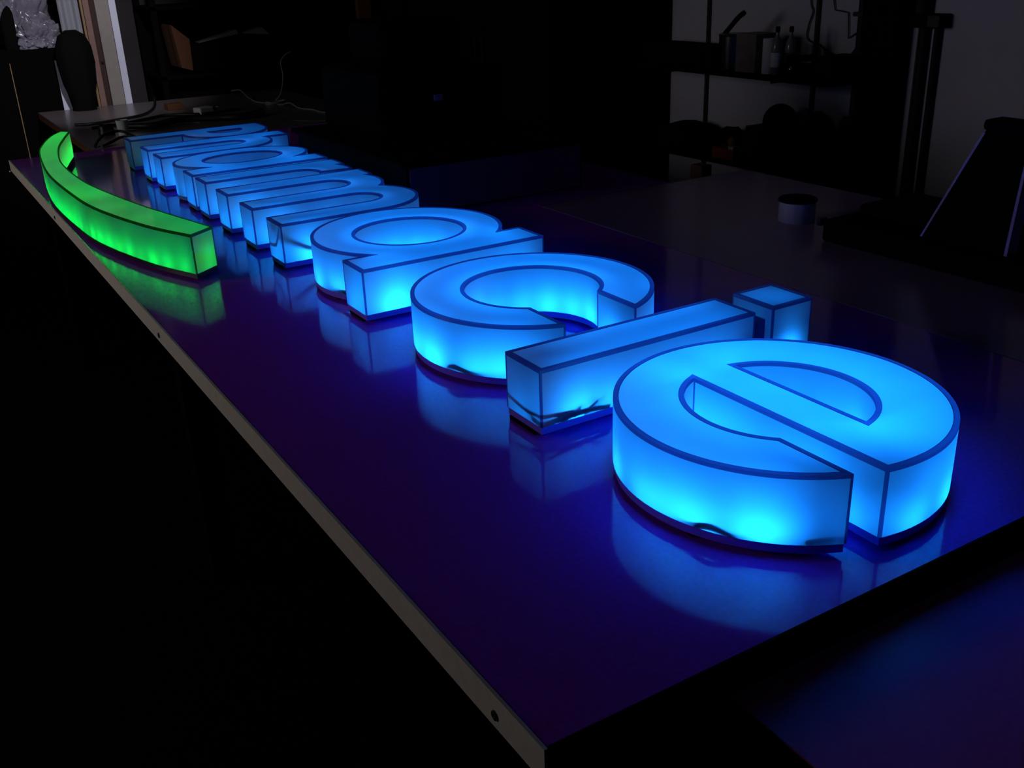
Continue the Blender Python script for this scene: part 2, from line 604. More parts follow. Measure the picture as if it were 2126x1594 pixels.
wire(e_, [(3.25, 0.5, .05), (3.23, 0.36, .065), (3.29, 0.20, .055)], O, 0.004)

# --- i and its dot, one body joined by a short cable duct
ix = 2.8477
O = (ix + W_ / 2, 0.5)
i_ = letter('letter_i', 'i', 'lit blue letter i with square dot, between the c and the nearest e',
            [[(ix, 0), (ix + W_, 0), (ix + W_, 1), (ix, 1)]],
            (0.9, 0.55),
            [(ix + .10, .03, .17, .06), (ix + .1, .9, .17, .06)], O, along((ix + .115, .12), (ix + .115, .90)), stems=(ix,), end=1.0)
g0, g1 = 1.0965, 1.3123
dot = thing('dot', None, None); dot.parent = i_
dotbody = dot
channel_shape(dotbody, [[(ix, g0), (ix + W_, g0), (ix + W_, g1), (ix, g1)]], O, BLUE, ('dot_face',), pads=[(ix + .11, g0 + .1, .14, .06)])
led(dotbody, (ix + .115, g0 + .10, .8), O, P_UP, LED_BLUE)
led(dotbody, (ix + .165, g0 + .10, .7), O, P_SIDE, LED_BLUE, aim=(1, 0, .1), cone=150)
led(dotbody, (ix + .11, g0 + .05, .3), O, P_SIDE, LED_BLUE, aim=(0, -1, .1), cone=150)
bm = BM(); box(bm, 0.0, 0.075 * S, 0.498 * S, 0.598 * S, 0.010, 0.200 * S)
link('cable_duct', bm, M['blue_trim'], i_)
wire(i_, [(ix + .06, .30, .05), (ix + .10, .16, .075), (ix + .16, .03, .06), (ix + .215, .06, .055), (ix + .22, .2, .06), (ix + .21, .30, .05)], O, 0.004)
wire(i_, [(ix + .04, .20, .05), (ix + .02, .05, .085), (ix + .12, .015, .075), (ix + .2, .02, .08), (ix + .22, .14, .07)], O, 0.003)
bm = BM()
for k, (y, z, a) in enumerate(((0.14, .050, .35), (0.22, .055, .5), (0.07, .045, .2))):
    x = (ix + .224 - O[0]) * S; yy = (y - O[1]) * S; zz = z * S
    hexa(bm, [(x - .012, yy - .016, zz - .004), (x, yy - .016, zz - .004), (x, yy + .012, zz + a * .02), (x - .012, yy + .012, zz + a * .02),
              (x - .012, yy - .016, zz + .002), (x, yy - .016, zz + .002), (x, yy + .012, zz + .006 + a * .02), (x - .012, yy + .012, zz + .006 + a * .02)])
link('cable_tab', bm, M['led'], i_)

# --- c
cx_, cy_, cr, ci = 2.245, 0.50, 0.523, 0.292
t1 = math.degrees(asin(0.18 / cr)); t2 = 360 - math.degrees(asin(0.163 / cr))
u1 = 360 - math.degrees(asin(0.163 / ci)); u2 = math.degrees(asin(0.18 / ci))
O = (cx_, cy_)
c_ = letter('letter_c', 'c', 'lit blue round letter c, between the larger a and the i', [arc(cx_, cy_, cr, t1, t2, 2.5) + arc(cx_, cy_, ci, u1, u2, 2.5)],
            (1.1, 0.70),
            [(2.20, .04, .26, .05), (1.81, .4, .05, .25), (2.3, .95, .2, .05)], O, around(cx_, cy_, .408, 32, 328))
for a, k in ((-88, .8), (-46, 1.1)):
    led(c_, (*circ_pts(cx_, cy_, .425, (a,))[0], k), O, P_SIDE, LED_BLUE, aim=(cos(rad(a)), sin(rad(a)), .3), cone=150)
wire(c_, [(2.30, .15, .05), (2.36, .03, .05), (2.42, .03, .062), (2.49, .06, .05), (2.54, .2, .05)], O, 0.004)
wire(c_, [(2.54, .24, .05), (2.63, .18, .055), (2.68, .27, .06), (2.6, .31, .05)], O, 0.004)


# --- a (two of them)
def make_a(stem, label, name, bx=None, fx=1.0, g=1.0):
    bx = stem - 0.342 if bx is None else bx
    r = 0.505 * fx
    th = math.degrees(acos((stem - bx) / r))
    sq = lambda pts: [(x, 0.51 + (y - 0.51) / fx) for x, y in pts]
    out = [(stem, 0), (stem + W_, 0), (stem + W_, 1), (stem, 1)] + sq(arc(bx, 0.51, r, th, 360 - th, 2.5))
    hole = list(reversed(sq(arc(bx + .028, 0.51, 0.285 * fx, 0, 360, 3)[:-1])))
    O = (bx, 0.5)
    o = letter(name, 'a', label, [out, hole],
               (0.8 * g, 0.50 * g),
               [(bx, .065, .26, .05), (stem + .1, .03, .16, .05), (stem + .1, .95, .16, .05), (bx, .955, .2, .05)], O,
               around(bx, .51, .395, 55, 305, fx=fx) + along((stem + .115, .12), (stem + .115, .90)), stems=(stem,), end=1.7 * g)
    if fx == 1.0: wire(o, [(bx + .05, .16, .05), (bx + .17, .06, .055), (bx + .26, .06, .06), (bx + .3, .2, .05)], O, 0.004)
    return o


make_a(1.344, 'lit blue letter a, the larger and nearer of the two, beside the c', 'letter_a')
make_a(-1.549, 'lit blue letter a, the smaller farther one behind the r', 'letter_a', bx=-1.82, fx=0.735, g=0.6)


# --- m, h, r
def m_path(x0, pit, w, yt):
    hc = (pit - w) / 2            # half the gap between legs
    R_ = hc + w
    yc = yt - R_
    c1, c2 = x0 + w + hc, x0 + pit + w + hc
    out = [(x0, 0), (x0 + w, 0)] + arc(c1, yc, hc, 180, 0, 6) + [(x0 + pit, 0), (x0 + pit + w, 0)] + arc(c2, yc, hc, 180, 0, 6)
    out += [(x0 + 2 * pit, 0), (x0 + 2 * pit + w, 0)]
    half = (c2 - c1) / 2
    a = math.degrees(acos(half / R_))
    out += arc(c2, yc, R_, 0, 180 - a, 4) + arc(c1, yc, R_, a, 180 - math.degrees(acos((hc) / R_)), 4)
    return out + [(x0 + w, 1.0), (x0, 1.0)]


mx, mp = -0.7483, 0.4931
O = (mx + mp + W_ / 2, 0.5)
m_ = letter('letter_m', 'm', 'lit blue letter m with three legs, in the middle of the word', [m_path(mx, mp, W_, 0.985)], (0.5, 0.27),
            [(mx + k * mp + .08, .03, .13, .05) for k in range(3)], O,
            [q for k in range(3) for q in along((mx + k * mp + .115, .12), (mx + k * mp + .115, .82))] + [(-.39, .86), (.11, .86)], stems=[mx + k * mp for k in range(3)], end=1.5)
wire(m_, [(.33, .06, .14), (.40, .10, .115), (.455, .22, .075), (.452, .34, .062), (.44, .5, .07)], O, 0.0035)
wire(m_, [(mx + 2 * mp + .03, .03, .10), (mx + 2 * mp + .12, .02, .12), (mx + 2 * mp + .20, .05, .22)], O, 0.003)

hx1, hx2 = -2.8554, -2.4291
hc = (hx2 - hx1 - W_) / 2
R_ = hc + W_
hcx = hx1 + W_ + hc
yc = 0.98 - R_
a = math.degrees(acos(hc / R_))
out = [(hx1, 0), (hx1 + W_, 0)] + arc(hcx, yc, hc, 180, 0, 6) + [(hx2, 0), (hx2 + W_, 0)] + arc(hcx, yc, R_, 0, 180 - a, 4) + [(hx1 + W_, 1.17), (hx1, 1.17)]
O = (hcx, .5)
letter('letter_h', 'h', 'lit blue letter h, second from the far end of the word', [out],
       (0.42, 0.24),
       [(hx1 + .08, .03, .13, .05), (hx2 + .08, .03, .13, .05)], O,
       along((hx1 + .115, .12), (hx1 + .115, 1.06), step=.2) + along((hx2 + .115, .12), (hx2 + .115, .72), step=.2) + [(hcx, .85)], stems=(hx1, hx2), end=1.2)

rx = -1.2318
rr = 0.36; rcx = rx + W_ + 0.13
a = math.degrees(acos(0.13 / rr))
out = [(rx, 0), (rx + W_, 0)] + arc(rcx, 0.62, 0.13, 180, 72, 6) + arc(rcx, 0.62, rr, 78, 180 - a, 4) + [(rx + W_, 1.0), (rx, 1.0)]
O = (rx + .15, .5)
letter('letter_r', 'r', 'lit blue letter r, between the smaller a and the m', [out],
       (0.42, 0.24),
       [(rx + .08, .03, .13, .05)], O, along((rx + .115, .12), (rx + .115, .9), step=.2) + [(rx + .3, .88)], stems=(rx,), end=1.1)

px = -3.47
bcx = px + W_ + 0.0
out = [(px, 0), (px + W_, 0), (px + W_, 0.44)] + arc(px + W_ + 0.02, 0.805, 0.365, -90, 90, 4) + [(px, 1.17)]
hole = list(reversed([(px + W_, 0.67)] + arc(px + W_ + 0.02, 0.805, 0.135, -90, 90, 8) + [(px + W_, 0.94)]))
O = (px + .3, .5)
letter('letter_p', 'p', 'lit blue capital P, first of the word and farthest from the camera', [out, hole],
       (0.12, 0.20),
       [(px + .08, .03, .13, .05)], O, along((px + .115, .12), (px + .115, 1.05), step=.2) + [(px + .4, .55), (px + .48, .80), (px + .4, 1.05)])

# ------------------------------------------------------------------ the green curve
g_out = [(0.367, -0.461), (-0.039, -0.609), (-0.656, -0.745), (-1.212, -0.793), (-2.145, -0.806), (-3.14, -0.722), (-3.62, -0.625), (-4.02, -0.505), (-4.30, -0.380)]
g_in = [(-4.20, -0.318), (-3.85, -0.415), (-3.333, -0.54), (-2.7, -0.632), (-2.248, -0.656), (-1.75, -0.650), (-1.348, -0.618), (-0.592, -0.500), (0.25, -0.312)]
po = [(v.x, v.y) for v in spline([(x, y, 0) for x, y in g_out], 8)]
pi_ = [(v.x, v.y) for v in spline([(x, y, 0) for x, y in g_in], 8)]
loop = list(reversed(pi_)) + list(reversed(po))       # orientation fixed below
A = sum(loop[i - 1][0] * loop[i][1] - loop[i][0] * loop[i - 1][1] for i in range(len(loop)))
if A < 0: loop.reverse()
O = (-1.9, -0.7)
g = thing('sign_swoosh', 'long curved green lit light box along the left edge of the table', 'sign', (O[0] * S, O[1] * S, TABLE_Z + .0005))
GREEN = (M['green_acrylic'], M['green_acrylic'], M['green_trim'], M['black_tray'])
channel_shape(g, [loop], O, GREEN, ('face',), rim=0.010, lip=0.014, z_tray=0.043,
              pads=[(0.2, -.42, .1, .05), (-1.2, -.7, .1, .05), (-2.5, -.72, .1, .05), (-3.9, -.48, .1, .05)])
for k in range(26):
    f = (k + .5) / 26 * (len(po) - 1)
    a_, b_ = po[int(f)], pi_[len(pi_) - 1 - int(f * (len(pi_) - 1) / (len(po) - 1))]
    led(g, ((a_[0] + b_[0]) / 2, (a_[1] + b_[1]) / 2), O, P_GREEN, LED_GREEN, cone=130)
led(g, (.20, -.42, 1.2), O, P_GREEN_SIDE, LED_GREEN, aim=(1, .3, .3), cone=150)
led_strip(g, [loop], O, P_GREEN_SIDE, LED_GREEN, inset=.078, step=.14, gap=.01, seed=3)


# ------------------------------------------------------------------ things on the side table
def tape_roll():
    t = thing('tape_roll', 'pale roll of tape standing on the grey table behind the letters', 'tape', (0.600, 1.245, TABLE_Z))
    bm = lathe(BM(), [(0.030, 0.0), (0.0455, 0.0), (0.0465, 0.002), (0.0465, 0.050), (0.0455, 0.052), (0.030, 0.052)], 48, closed=True)
    link('tape_winding', bm, M['tape'], t, smooth=40)
    bm = lathe(BM(), [(0.027, 0.0), (0.030, 0.0), (0.030, 0.0535), (0.027, 0.0535)], 40, closed=True)
    link('core', bm, M['dark'], t, smooth=40)
    bm = lathe(BM(), [(0.049, 0.052), (0.050, 0.056), (0.046, 0.060), (0.0, 0.060)], 40)
    link('lid', bm, M['black'], t, smooth=40)


tape_roll()

# black case with a padded block on it
t = thing('equipment_case', 'flat black case with padding on top, on the grey table at the right', 'case', (1.21, 1.31, TABLE_Z))
bm = BM(); box(bm, -.43, .45, -.17, .19, 0, .055, bev=.008)
link('case_base', bm, M['black'], t)
bm = BM(); box(bm, -.41, .30, -.075, .13, .055, .082, bev=.012)
link('padding', bm, M['foam'], t)
bm = BM(); box(bm, -.445, -.431, -.175, -.15, .036, .056, bev=.004)
link('corner_guard', bm, M['black_gloss'], t)
bm = lathe(BM(), [(0.0045, -.002), (0.0045, .003), (0.002, .005)], 14)
s = link('latch', bm, M['chrome'], t, smooth=30); s.location = (-.173, -.080, .068); s.rotation_euler = (pi / 2, 0, 0)

# black tapered panel standing on the case
t = thing('tapered_panel', 'tall black tapered panel with letter light painted lilac on its edges, standing on the black case', 'panel', (1.14, 1.20, TABLE_Z + 0.0555))


def slab(bm, q, y0, y1):
    hexa(bm, [(q[0][0], y0, q[0][1]), (q[1][0], y0, q[1][1]), (q[1][0], y1, q[1][1]), (q[0][0], y1, q[0][1]),
              (q[3][0], y0, q[3][1]), (q[2][0], y0, q[2][1]), (q[2][0], y1, q[2][1]), (q[3][0], y1, q[3][1])])


bm = BM(); slab(bm, [(-.110, 0.0), (.088, 0.0), (.106, .262), (.008, .245)], -.02, .02)
link('panel_body', bm, M['black'], t)
bm = BM(); slab(bm, [(-.1155, 0.0), (-.1105, 0.0), (.0075, .240), (.0015, .240)], -.021, .012)
link('lit_edge', bm, M['lilac'], t)  # strip coloured as an edge lit by the letters
bm = BM(); slab(bm, [(.0885, 0.0), (.0955, 0.0), (.112, .262), (.1065, .262)], -.021, .012)
link('lit_edge', bm, M['lilac'], t)
bm = BM(); box(bm, .004, .10, -.03, .03, .245, .268, bev=.008)
link('top_cap', bm, M['foam'], t)

# ------------------------------------------------------------------ low cabinet and machine behind the letters
t = thing('low_cabinet', 'low black cabinet behind the middle of the word', 'cabinet', (-0.52, 0.77, TABLE_Z))
boxpart('cabinet_body', (-.42, .415, -.30, .29, 0.0005, .135), M['black'], t)
boxpart('top_panel', (-.43, .425, -.32, .30, .135, .15), M['black'], t, bev=.003)
bm = BM(); box(bm, .4155, .4195, -.29, .28, .005, .13)
link('front_panel', bm, M['dark_panel'], t)  # black cabinet's front, tinted as if lit by the letters
t = thing('bench_machine', 'black bench machine on top of the low cabinet', 'machine', (-0.75, 0.78, TABLE_Z + .15))
bm = BM(); box(bm, -.17, .30, -.22, .22, 0, .20, bev=.02)
link('machine_body', bm, M['black'], t)
bm = BM(); box(bm, -.10, .16, -.14, .16, .20, .34, bev=.03)
link('machine_head', bm, M['black'], t)
bm = BM(); tube(bm, [(.1, .05, .33), (.20, .16, .40), (.22, .2, .42)], .010, 10)
link('lever', bm, M['black'], t)
bm = BM(); tube(bm, [(.215, .19, .415), (.235, .215, .435)], .013, 12)
link('lever_grip', bm, M['lilac_plastic'], t, smooth=40)
bm = BM(); box(bm, .3005, .306, -.035, -.005, .105, .125, bev=.002)
link('switch', bm, M['lilac_plastic'], t)

# ------------------------------------------------------------------ right wall: shelves and what stands on them
WY = 2.6
for i, x in enumerate((-1.262, -0.614)):
    lab = 'dark slotted shelf upright on the right wall, ' + ('nearer the tall black cabinet' if i == 0 else 'nearer the wide black post')
    o = tag(boxpart('shelf_upright', (x - .0065, x + .0065, WY - .018, WY - .001, 0.35, 2.3), M['dark']), lab, 'shelf upright')


def shelf(z, x0, x1, label):
    t = thing('wall_shelf', label, 'shelf', ((x0 + x1) / 2, WY - .15, z))
    h = (x1 - x0) / 2
    boxpart('shelf_board', (-h, h, -.125, .132, -.022, 0), M['black'], t, bev=.002)
    for x in (-1.262, -0.614):
        bm = BM()
        xx = x - (x0 + x1) / 2
        box(bm, xx - .005, xx + .005, -.10, .131, -.034, -.0225)
        link('bracket', bm, M['dark'], t)


shelf(1.036, -1.50, -0.30, 'upper black shelf on the right wall holding the pot and carton')
shelf(0.67, -1.50, -0.28, 'lower black shelf on the right wall crowded with tools')
Z1, Z2 = 1.036, 0.67

tag(boxpart('storage_box', (-1.46, -.98, 2.36, 2.52, Z1, Z1 + .085), M['black'], bev=.004), 'flat dark box at the left end of the upper shelf', 'box')
t = thing('black_pot', 'black pot with a long raised handle on the upper shelf', 'pot', (-.885, 2.40, Z1))
link('pot_body', lathe(BM(), [(.055, 0), (.062, .004), (.066, .05), (.066, .135), (.070, .14), (.064, .144), (.0, .144)], 32), M['black_gloss'], t, smooth=35)
bm = BM(); tube(bm, spline([(-.052, -.02, .085), (-.055, -.02, .125), (-.015, -.02, .165), (.035, -.02, .208), (.068, -.02, .228)], 6), .0105, 10)
link('handle', bm, M['black'], t, smooth=50)
bm = BM(); tube(bm, [(-.066, -.02, .06), (-.066, -.02, .10), (-.055, -.02, .12)], .007, 8)
link('lug', bm, M['chrome'], t)
tag(boxpart('printed_carton', (-.815, -.700, 2.34, 2.46, Z1, Z1 + .150), M['pot_print'], bev=.002), 'brown printed carton standing beside the black pot on the upper shelf', 'box')
t = thing('paper_roll', 'pale upright roll between carton and bottles on the upper shelf', 'roll', (-.655, 2.37, Z1))
link('roll_body', lathe(BM(), [(.008, 0), (.026, 0), (.026, .135), (.008, .135)], 28, closed=True), M['paper'], t, smooth=40)
for i, (x, y) in enumerate(((-.604, 2.36), (-.560, 2.39))):
    t = thing('bottle', ('clear bottle with dark cap, left one of the pair on the upper shelf', 'clear bottle with dark cap, right one of the pair on the upper shelf')[i],
              'bottle', (x, y, Z1), 0, 'pair of bottles on the upper shelf')
    link('bottle_body', lathe(BM(), [(.018, 0), (.021, .003), (.021, .10), (.017, .125), (.007, .15), (.007, .165)], 28), M['bottle'], t, smooth=50)
    link('label_band', lathe(BM(), [(.0215, .03), (.0215, .085)], 28), M['amber' if i else 'paper'], t, smooth=50)
    link('cap', lathe(BM(), [(.009, .162), (.009, .18), (.006, .183)], 20), M['black'], t, smooth=40)
t = thing('chrome_tool', 'dark tool with a bright chrome ball on the upper shelf, right of the bottles', 'tool', (-.50, 2.36, Z1))
bm = BM(); box(bm, -.06, .045, -.03, .05, 0, .050, bev=.008)
link('tool_body', bm, M['black'], t)
bm = BM(); hexa(bm, [(-.06, 0, .045), (.05, 0, .06), (.05, .04, .06), (-.06, .04, .045), (-.05, 0, .075), (.06, 0, .085), (.06, .04, .085), (-.05, .04, .075)])
link('tool_arm', bm, M['black'], t)
bm = BM(); bmesh.ops.create_uvsphere(bm, u_segments=20, v_segments=12, radius=.010)
s = link('knob', bm, M['chrome'], t, smooth=60); s.location = (.012, -.038, .032)
bm = BM(); box(bm, -.405, -.315, 2.36, 2.52, Z1, Z1 + .082, bev=.01)
tag(link('dark_bag', bm, M['foam']), 'dark soft bag at the right end of the upper shelf', 'bag')

# lower shelf
t = thing('red_box', 'small red box with a white lid corner on the lower shelf', 'box', (-.855, 2.36, Z2))
boxpart('box_body', (-.066, .066, -.03, .03, 0, .046), M['red_paint'], t, bev=.002)
boxpart('white_corner', (.035, .066, -.031, .0, .0465, .058), M['paper'], t)
bm = BM(); bmesh.ops.create_icosphere(bm, subdivisions=2, radius=.02)
for v in bm.verts: v.co.z = v.co.z * 1.2 + .07
s = link('bulb', bm, M['gold_wood'], t, smooth=60); s.location = (.015, 0.01, 0)
tag(boxpart('brown_box', (-.775, -.60, 2.38, 2.52, Z2, Z2 + .145), M['dull_card'], bev=.003), 'brown cardboard box under the dark dome on the lower shelf', 'box')
bm = BM()
bmesh.ops.create_uvsphere(bm, u_segments=28, v_segments=16, radius=1)
for v in bm.verts: v.co = Vector((v.co.x * .085, v.co.y * .06, max(-.2, v.co.z) * .078))
o = link('dark_helmet', bm, M['black'], smooth=60); o.location = (-.655, 2.46, Z2 + .145 + .0156)
tag(o, 'dark domed helmet on top of the brown box', 'helmet')
bm = BM()
for k in range(4):
    rr_ = .062 - k * .007
    tube(bm, [(rr_ * cos(a), .01 * k - .01 + .012 * sin(3 * a + k), .145 + rr_ * sin(a) * .8) for a in [2 * pi * j / 28 for j in range(29)]], .004, 6)
o = link('cable_coil', bm, M['wire']); o.location = (-.835, 2.48, Z2 - .09)
tag(o, 'coil of dark cable standing behind the red box on the lower shelf', 'cable')
rnd = random.Random(4)


def lump(name, label, cat, x, y, z, sx, sy, sz, seed, m, crumple=0.0):
    r_ = random.Random(seed)
    bm = BM(); bmesh.ops.create_icosphere(bm, subdivisions=5 if crumple else 3, radius=1)
    ph = [r_.uniform(0, 6) for _ in range(6)]
    for v in bm.verts:
        c = v.co
        k = 1 + .13 * sin(3 * c.x + ph[0]) + .12 * sin(4 * c.y + ph[1]) + .10 * sin(5 * c.z + ph[2]) + .05 * sin(9 * c.x + 7 * c.y + ph[3])
        if crumple: k += crumple * (abs(mnoise.noise(c * 2.6 + Vector((seed, 0, 0)))) * 1.2 + abs(mnoise.noise(c * 6.0 + Vector((0, seed, 0)))) * .6 - .3)
        v.co = Vector((c.x * k * sx, c.y * k * sy, max(-.55, c.z * k) * sz))
    zmin = min(v.co.z for v in bm.verts)
    for v in bm.verts: v.co.z -= zmin
    o = link(name, bm, m, smooth=50)
    o.location = (x, y, z)
    return tag(o, label, cat)


lump('tool_bag', 'dark lumpy tool bag at the left end of the lower shelf', 'bag', -1.27, 2.45, Z2, .17, .09, .065, 1, M['foam'])
lump('rag_heap', 'dark heap of rags between tool bag and red box on the lower shelf', 'rags', -1.00, 2.46, Z2, .08, .09, .075, 2, M['foam'])
lump('black_sack', 'bulky black sack at the right end of the lower shelf', 'sack', -.43, 2.46, Z2, .10, .08, .13, 3, M['foam'])
lump('floor_sack', 'dark sack low against the wall, below the right end of the shelves', 'sack', -.62, 2.45, 0, .20, .13, .36, 5, M['foam'])
t = thing('floor_bin', 'dark bin standing under the lower shelf', 'bin', (-.95, 2.44, 0))
link('bin_body', lathe(BM(), [(.13, 0), (.15, .42), (.155, .425), (.155, .44)], 32), M['black'], t, smooth=40)
tag(boxpart('patterned_carton', (-1.025, -.950, 2.30, 2.36, .44, .628), M['pink_card'], bev=.002), 'pink patterned carton standing on the dark bin below the lower shelf', 'box')

# tall cabinet
t = thing('tall_cabinet', 'tall black cabinet against the right wall, left of the shelves', 'cabinet', (-2.15, 2.25, 0))
boxpart('cabinet_body', (-.62, .62, -.33, .345, 0.0, 2.1), M['black'], t)
for x in (-.61, .005):
    d = boxpart('door', (x, x + .605, -.35, -.331, .06, 2.08), M['black'], t, bev=.002)
    h = boxpart('handle', (x + (.57 if x < -.3 else .02), x + (.585 if x < -.3 else .035), -.375, -.351, 1.0, 1.16), M['black_gloss'], d, bev=.003)

# post, pipes, junction box, wiring
t = thing('steel_post', 'wide black vertical post in front of the right wall', 'post', (-.255, 2.55, 0))
boxpart('flange', (-.072, .092, -.035, -.022, 0, 2.9), M['black'], t)
boxpart('flange', (-.072, .092, .035, .047, 0, 2.9), M['black'], t)
boxpart('web', (.004, .016, -.022, .035, 0, 2.9), M['black'], t)


def pipe(x, r, z0, z1, label, m, off=0.03, lean=0.0):
    bm = tube(BM(), [(0, 0, 0), (lean, 0, z1 - z0)], r, 16)
    o = link('wall_pipe', bm, m, smooth=60)
    o.location = (x, WY - off, z0)
    return tag(o, label, 'pipe')


pipe(-.372, .018, 0.0, 2.9, 'dark vertical pipe just left of the wide black post', M['pipe'], .03)
pipe(-.093, .014, 0.0, 1.225, 'thick dark conduit below the junction box, the left one of two', M['pipe'], .022)
pipe(-.040, .011, 0.0, 1.225, 'thinner dark conduit below the right side of the junction box', M['pipe'], .02)
pipe(-.123, .004, 0.0, 2.9, 'thin brown cable running down beside the black post', M['brown_pipe'], .012)
pipe(-.105, .026, 1.262, 2.9, 'wide dark conduit rising above the junction box', M['pipe'], .03)
t = thing('junction_box', 'small dark junction box on the right wall among the pipes', 'junction box', (-.075, WY - .035, 1.243))
boxpart('box_body', (-.072, .074, -.025, .034, -.024, .024), M['black'], t, bev=.003)
boxpart('cover', (.02, .070, -.030, -.0252, -.020, .020), M['dark'], t, bev=.002)
tag(boxpart('pipe_clamp', (-.402, -.347, WY - .052, WY - .001, 1.250, 1.266), M['dark']), 'small dark clamp around the pipe left of the post', 'clamp')
o = link('wall_cable', tube(BM(), spline([(-.672, 0, 1.46), (-.660, 0, 1.30), (-.645, 0, 1.26), (-.662, 0, 1.21), (-.664, 0, 1.155), (-.595, 0, 1.132), (-.54, 0, 1.106), (-.49, 0, 1.098), (-.44, 0, 1.102), (-.41, 0, 1.13), (-.39, 0, 1.17)], 6), .0030, 6), M['wire'])
o.location = (0, WY - .008, 0); tag(o, 'dark cable drooping in a loop on the right wall above the shelf', 'cable')
o = link('wall_cable', tube(BM(), [(-.542, 0, 1.5), (-.540, 0, 1.30), (-.530, 0, 1.268), (-.49, 0, 1.264), (-.463, 0, 1.260), (-.457, 0, 1.21), (-.452, 0, 1.165), (-.42, 0, 1.182), (-.39, 0, 1.195)], .0028, 6), M['wire'])
o.location = (0, WY - .008, 0); tag(o, 'dark stepped cable clipped to the right wall left of the post', 'cable')
t = thing('leaning_rod', 'dark rod with red side leaning against the foot of the black post', 'rod', (-.385, 2.42, 0))
bm = tube(BM(), [(-.02, -.06, 0.0), (.015, .07, .66)], .014, 10)
link('rod', bm, M['brown_pipe'], t, smooth=60)
bm = tube(BM(), [(.004, -.075, 0.0), (.036, .05, .60)], .005, 8)
link('pale_strip', bm, M['white_paint'], t)

# ------------------------------------------------------------------ far end
FX = -3.452


def stand_board(y0, y1, label, m, x=-3.47, th=.03, z1=2.3, z0=0.0):
    h = (y1 - y0) / 2
    o = boxpart('standing_board', (-th, 0, -h, h, z0, z1), m)
    o.location = (x, (y0 + y1) / 2, 0)
    return tag(o, label, 'board')


stand_board(.418, .452, 'narrow white board, rightmost of the upright boards at the far end', M['white_paint'], x=-3.462)
stand_board(.350, .416, 'beige upright board between white board and brown slot', M['beige_paint'], x=-3.468)
brown_board = stand_board(.322, .349, 'dark brown narrow upright board between beige and pinkish boards', M['brown_wood'], x=-3.49)
stand_board(.292, .321, 'pinkish upright board left of the dark brown one', M['pink_paint'], x=-3.475)
stand_board(.277, .288, 'thin golden upright strip, leftmost of the upright boards', M['gold_wood'], x=-3.47)
bm = lathe(BM(), [(.006, 0), (.006, .012), (.003, .014)], 12)
o = link('bolt', bm, M['screw'], brown_board); o.rotation_euler = (0, pi / 2, 0); o.location = (0, .003, 1.07)

# curtain-like white sheet between black bag and boards
bm = BM()
n = 30
f, b = [], []
for i in range(n + 1):
    y = .165 + .10 * i / n
    dx = .010 * sin(i * .42)
    f.append((y, dx))
for zz, off in ((1.0, 0), (2.3, 0)): pass
vs = [[bm.verts.new((FX + .0 + dx + d, y, z)) for y, dx in f] for d, z in ((.003, 1.0), (.003, 2.3), (-.003, 2.3), (-.003, 1.0))]
for a_, b_ in ((0, 1), (1, 2), (2, 3), (3, 0)):
    for i in range(n): bm.faces.new((vs[a_][i], vs[a_][i + 1], vs[b_][i + 1], vs[b_][i]))
bm.faces.new([vs[k][0] for k in range(4)]); bm.faces.new([vs[3 - k][n] for k in range(4)])
tag(link('hanging_sheet', bm, M['sheet'], smooth=40), 'pale folded sheet hanging at the far left beside the upright boards', 'sheet')

# black coat-like bag hanging down to the table
bm = BM()
prof = [(.05, .11, .865), (.06, .10, .90), (.07, .15, 1.0), (.075, .17, 1.10), (.07, .16, 1.18), (.05, .12, 1.235), (.02, .05, 1.26)]
rings = []
for rx_, ry_, z in prof:
    rings.append([bm.verts.new((rx_ * cos(2 * pi * k / 24) * (1 + .08 * sin(5 * 2 * pi * k / 24)), (ry_ * .53) * sin(2 * pi * k / 24) * (1 + .06 * sin(7 * 2 * pi * k / 24)), z)) for k in range(24)])
for a_, b_ in zip(rings, rings[1:]):
    for k in range(24): bm.faces.new((a_[k], a_[(k + 1) % 24], b_[(k + 1) % 24], b_[k]))
bm.faces.new(list(reversed(rings[0]))); bm.faces.new(rings[-1])
for v in bm.verts: v.co.z -= .865
o = link('black_bag', bm, M['foam'], smooth=60); o.location = (-3.36, .190, TABLE_Z + .001)
tag(o, 'slumped black bag standing at the far left corner of the cable table', 'bag')
tag(link('white_placard', hexa(BM(), [(-3.455, .10, .70), (-3.449, .10, .70), (-3.449, .165, .70), (-3.455, .165, .70), (-3.455, .10, 1.10), (-3.449, .10, 1.10), (-3.449, .106, 1.10), (-3.455, .106, 1.10)]), M['white_paint']), 'narrow white placard behind the black bag at the far left', 'placard')

# black bin with clear plastic on top, far left
t = thing('black_cabinet', 'black cabinet at the far left with a thin gold front edge', 'cabinet', (-3.66, -.25, 0))
boxpart('cabinet_body', (-.27, .20, -.45, .51, 0, 1.16), M['black'], t)
boxpart('gold_edge', (.2005, .203, .136, .140, .50, 1.10), M['gold_wood'], t)
bm = BM(); bmesh.ops.create_uvsphere(bm, u_segments=12, v_segments=8, radius=.0035)
s = link('indicator', bm, M['white_plastic'], t); s.location = (.203, .026, .57)
for i, (x, y, z, sx, sy, sz, sd, lb) in enumerate((
        (-3.60, -.30, 1.16, .11, .11, .13, 11, 'crumpled clear plastic bag on the black cabinet, nearest the left frame edge'),
        (-3.78, .00, 1.16, .10, .15, .22, 12, 'tall crumpled clear plastic bag in the middle of the black cabinet'),
        (-3.56, .06, 1.16, .08, .09, .08, 13, 'small crumpled clear plastic bag at the right end of the black cabinet'))):
    o = lump('plastic_bag', lb, 'plastic bag', x, y, z, sx, sy, sz, sd, M['plastic_bag'], crumple=0.42)
    o['group'] = 'plastic bags on the black cabinet'
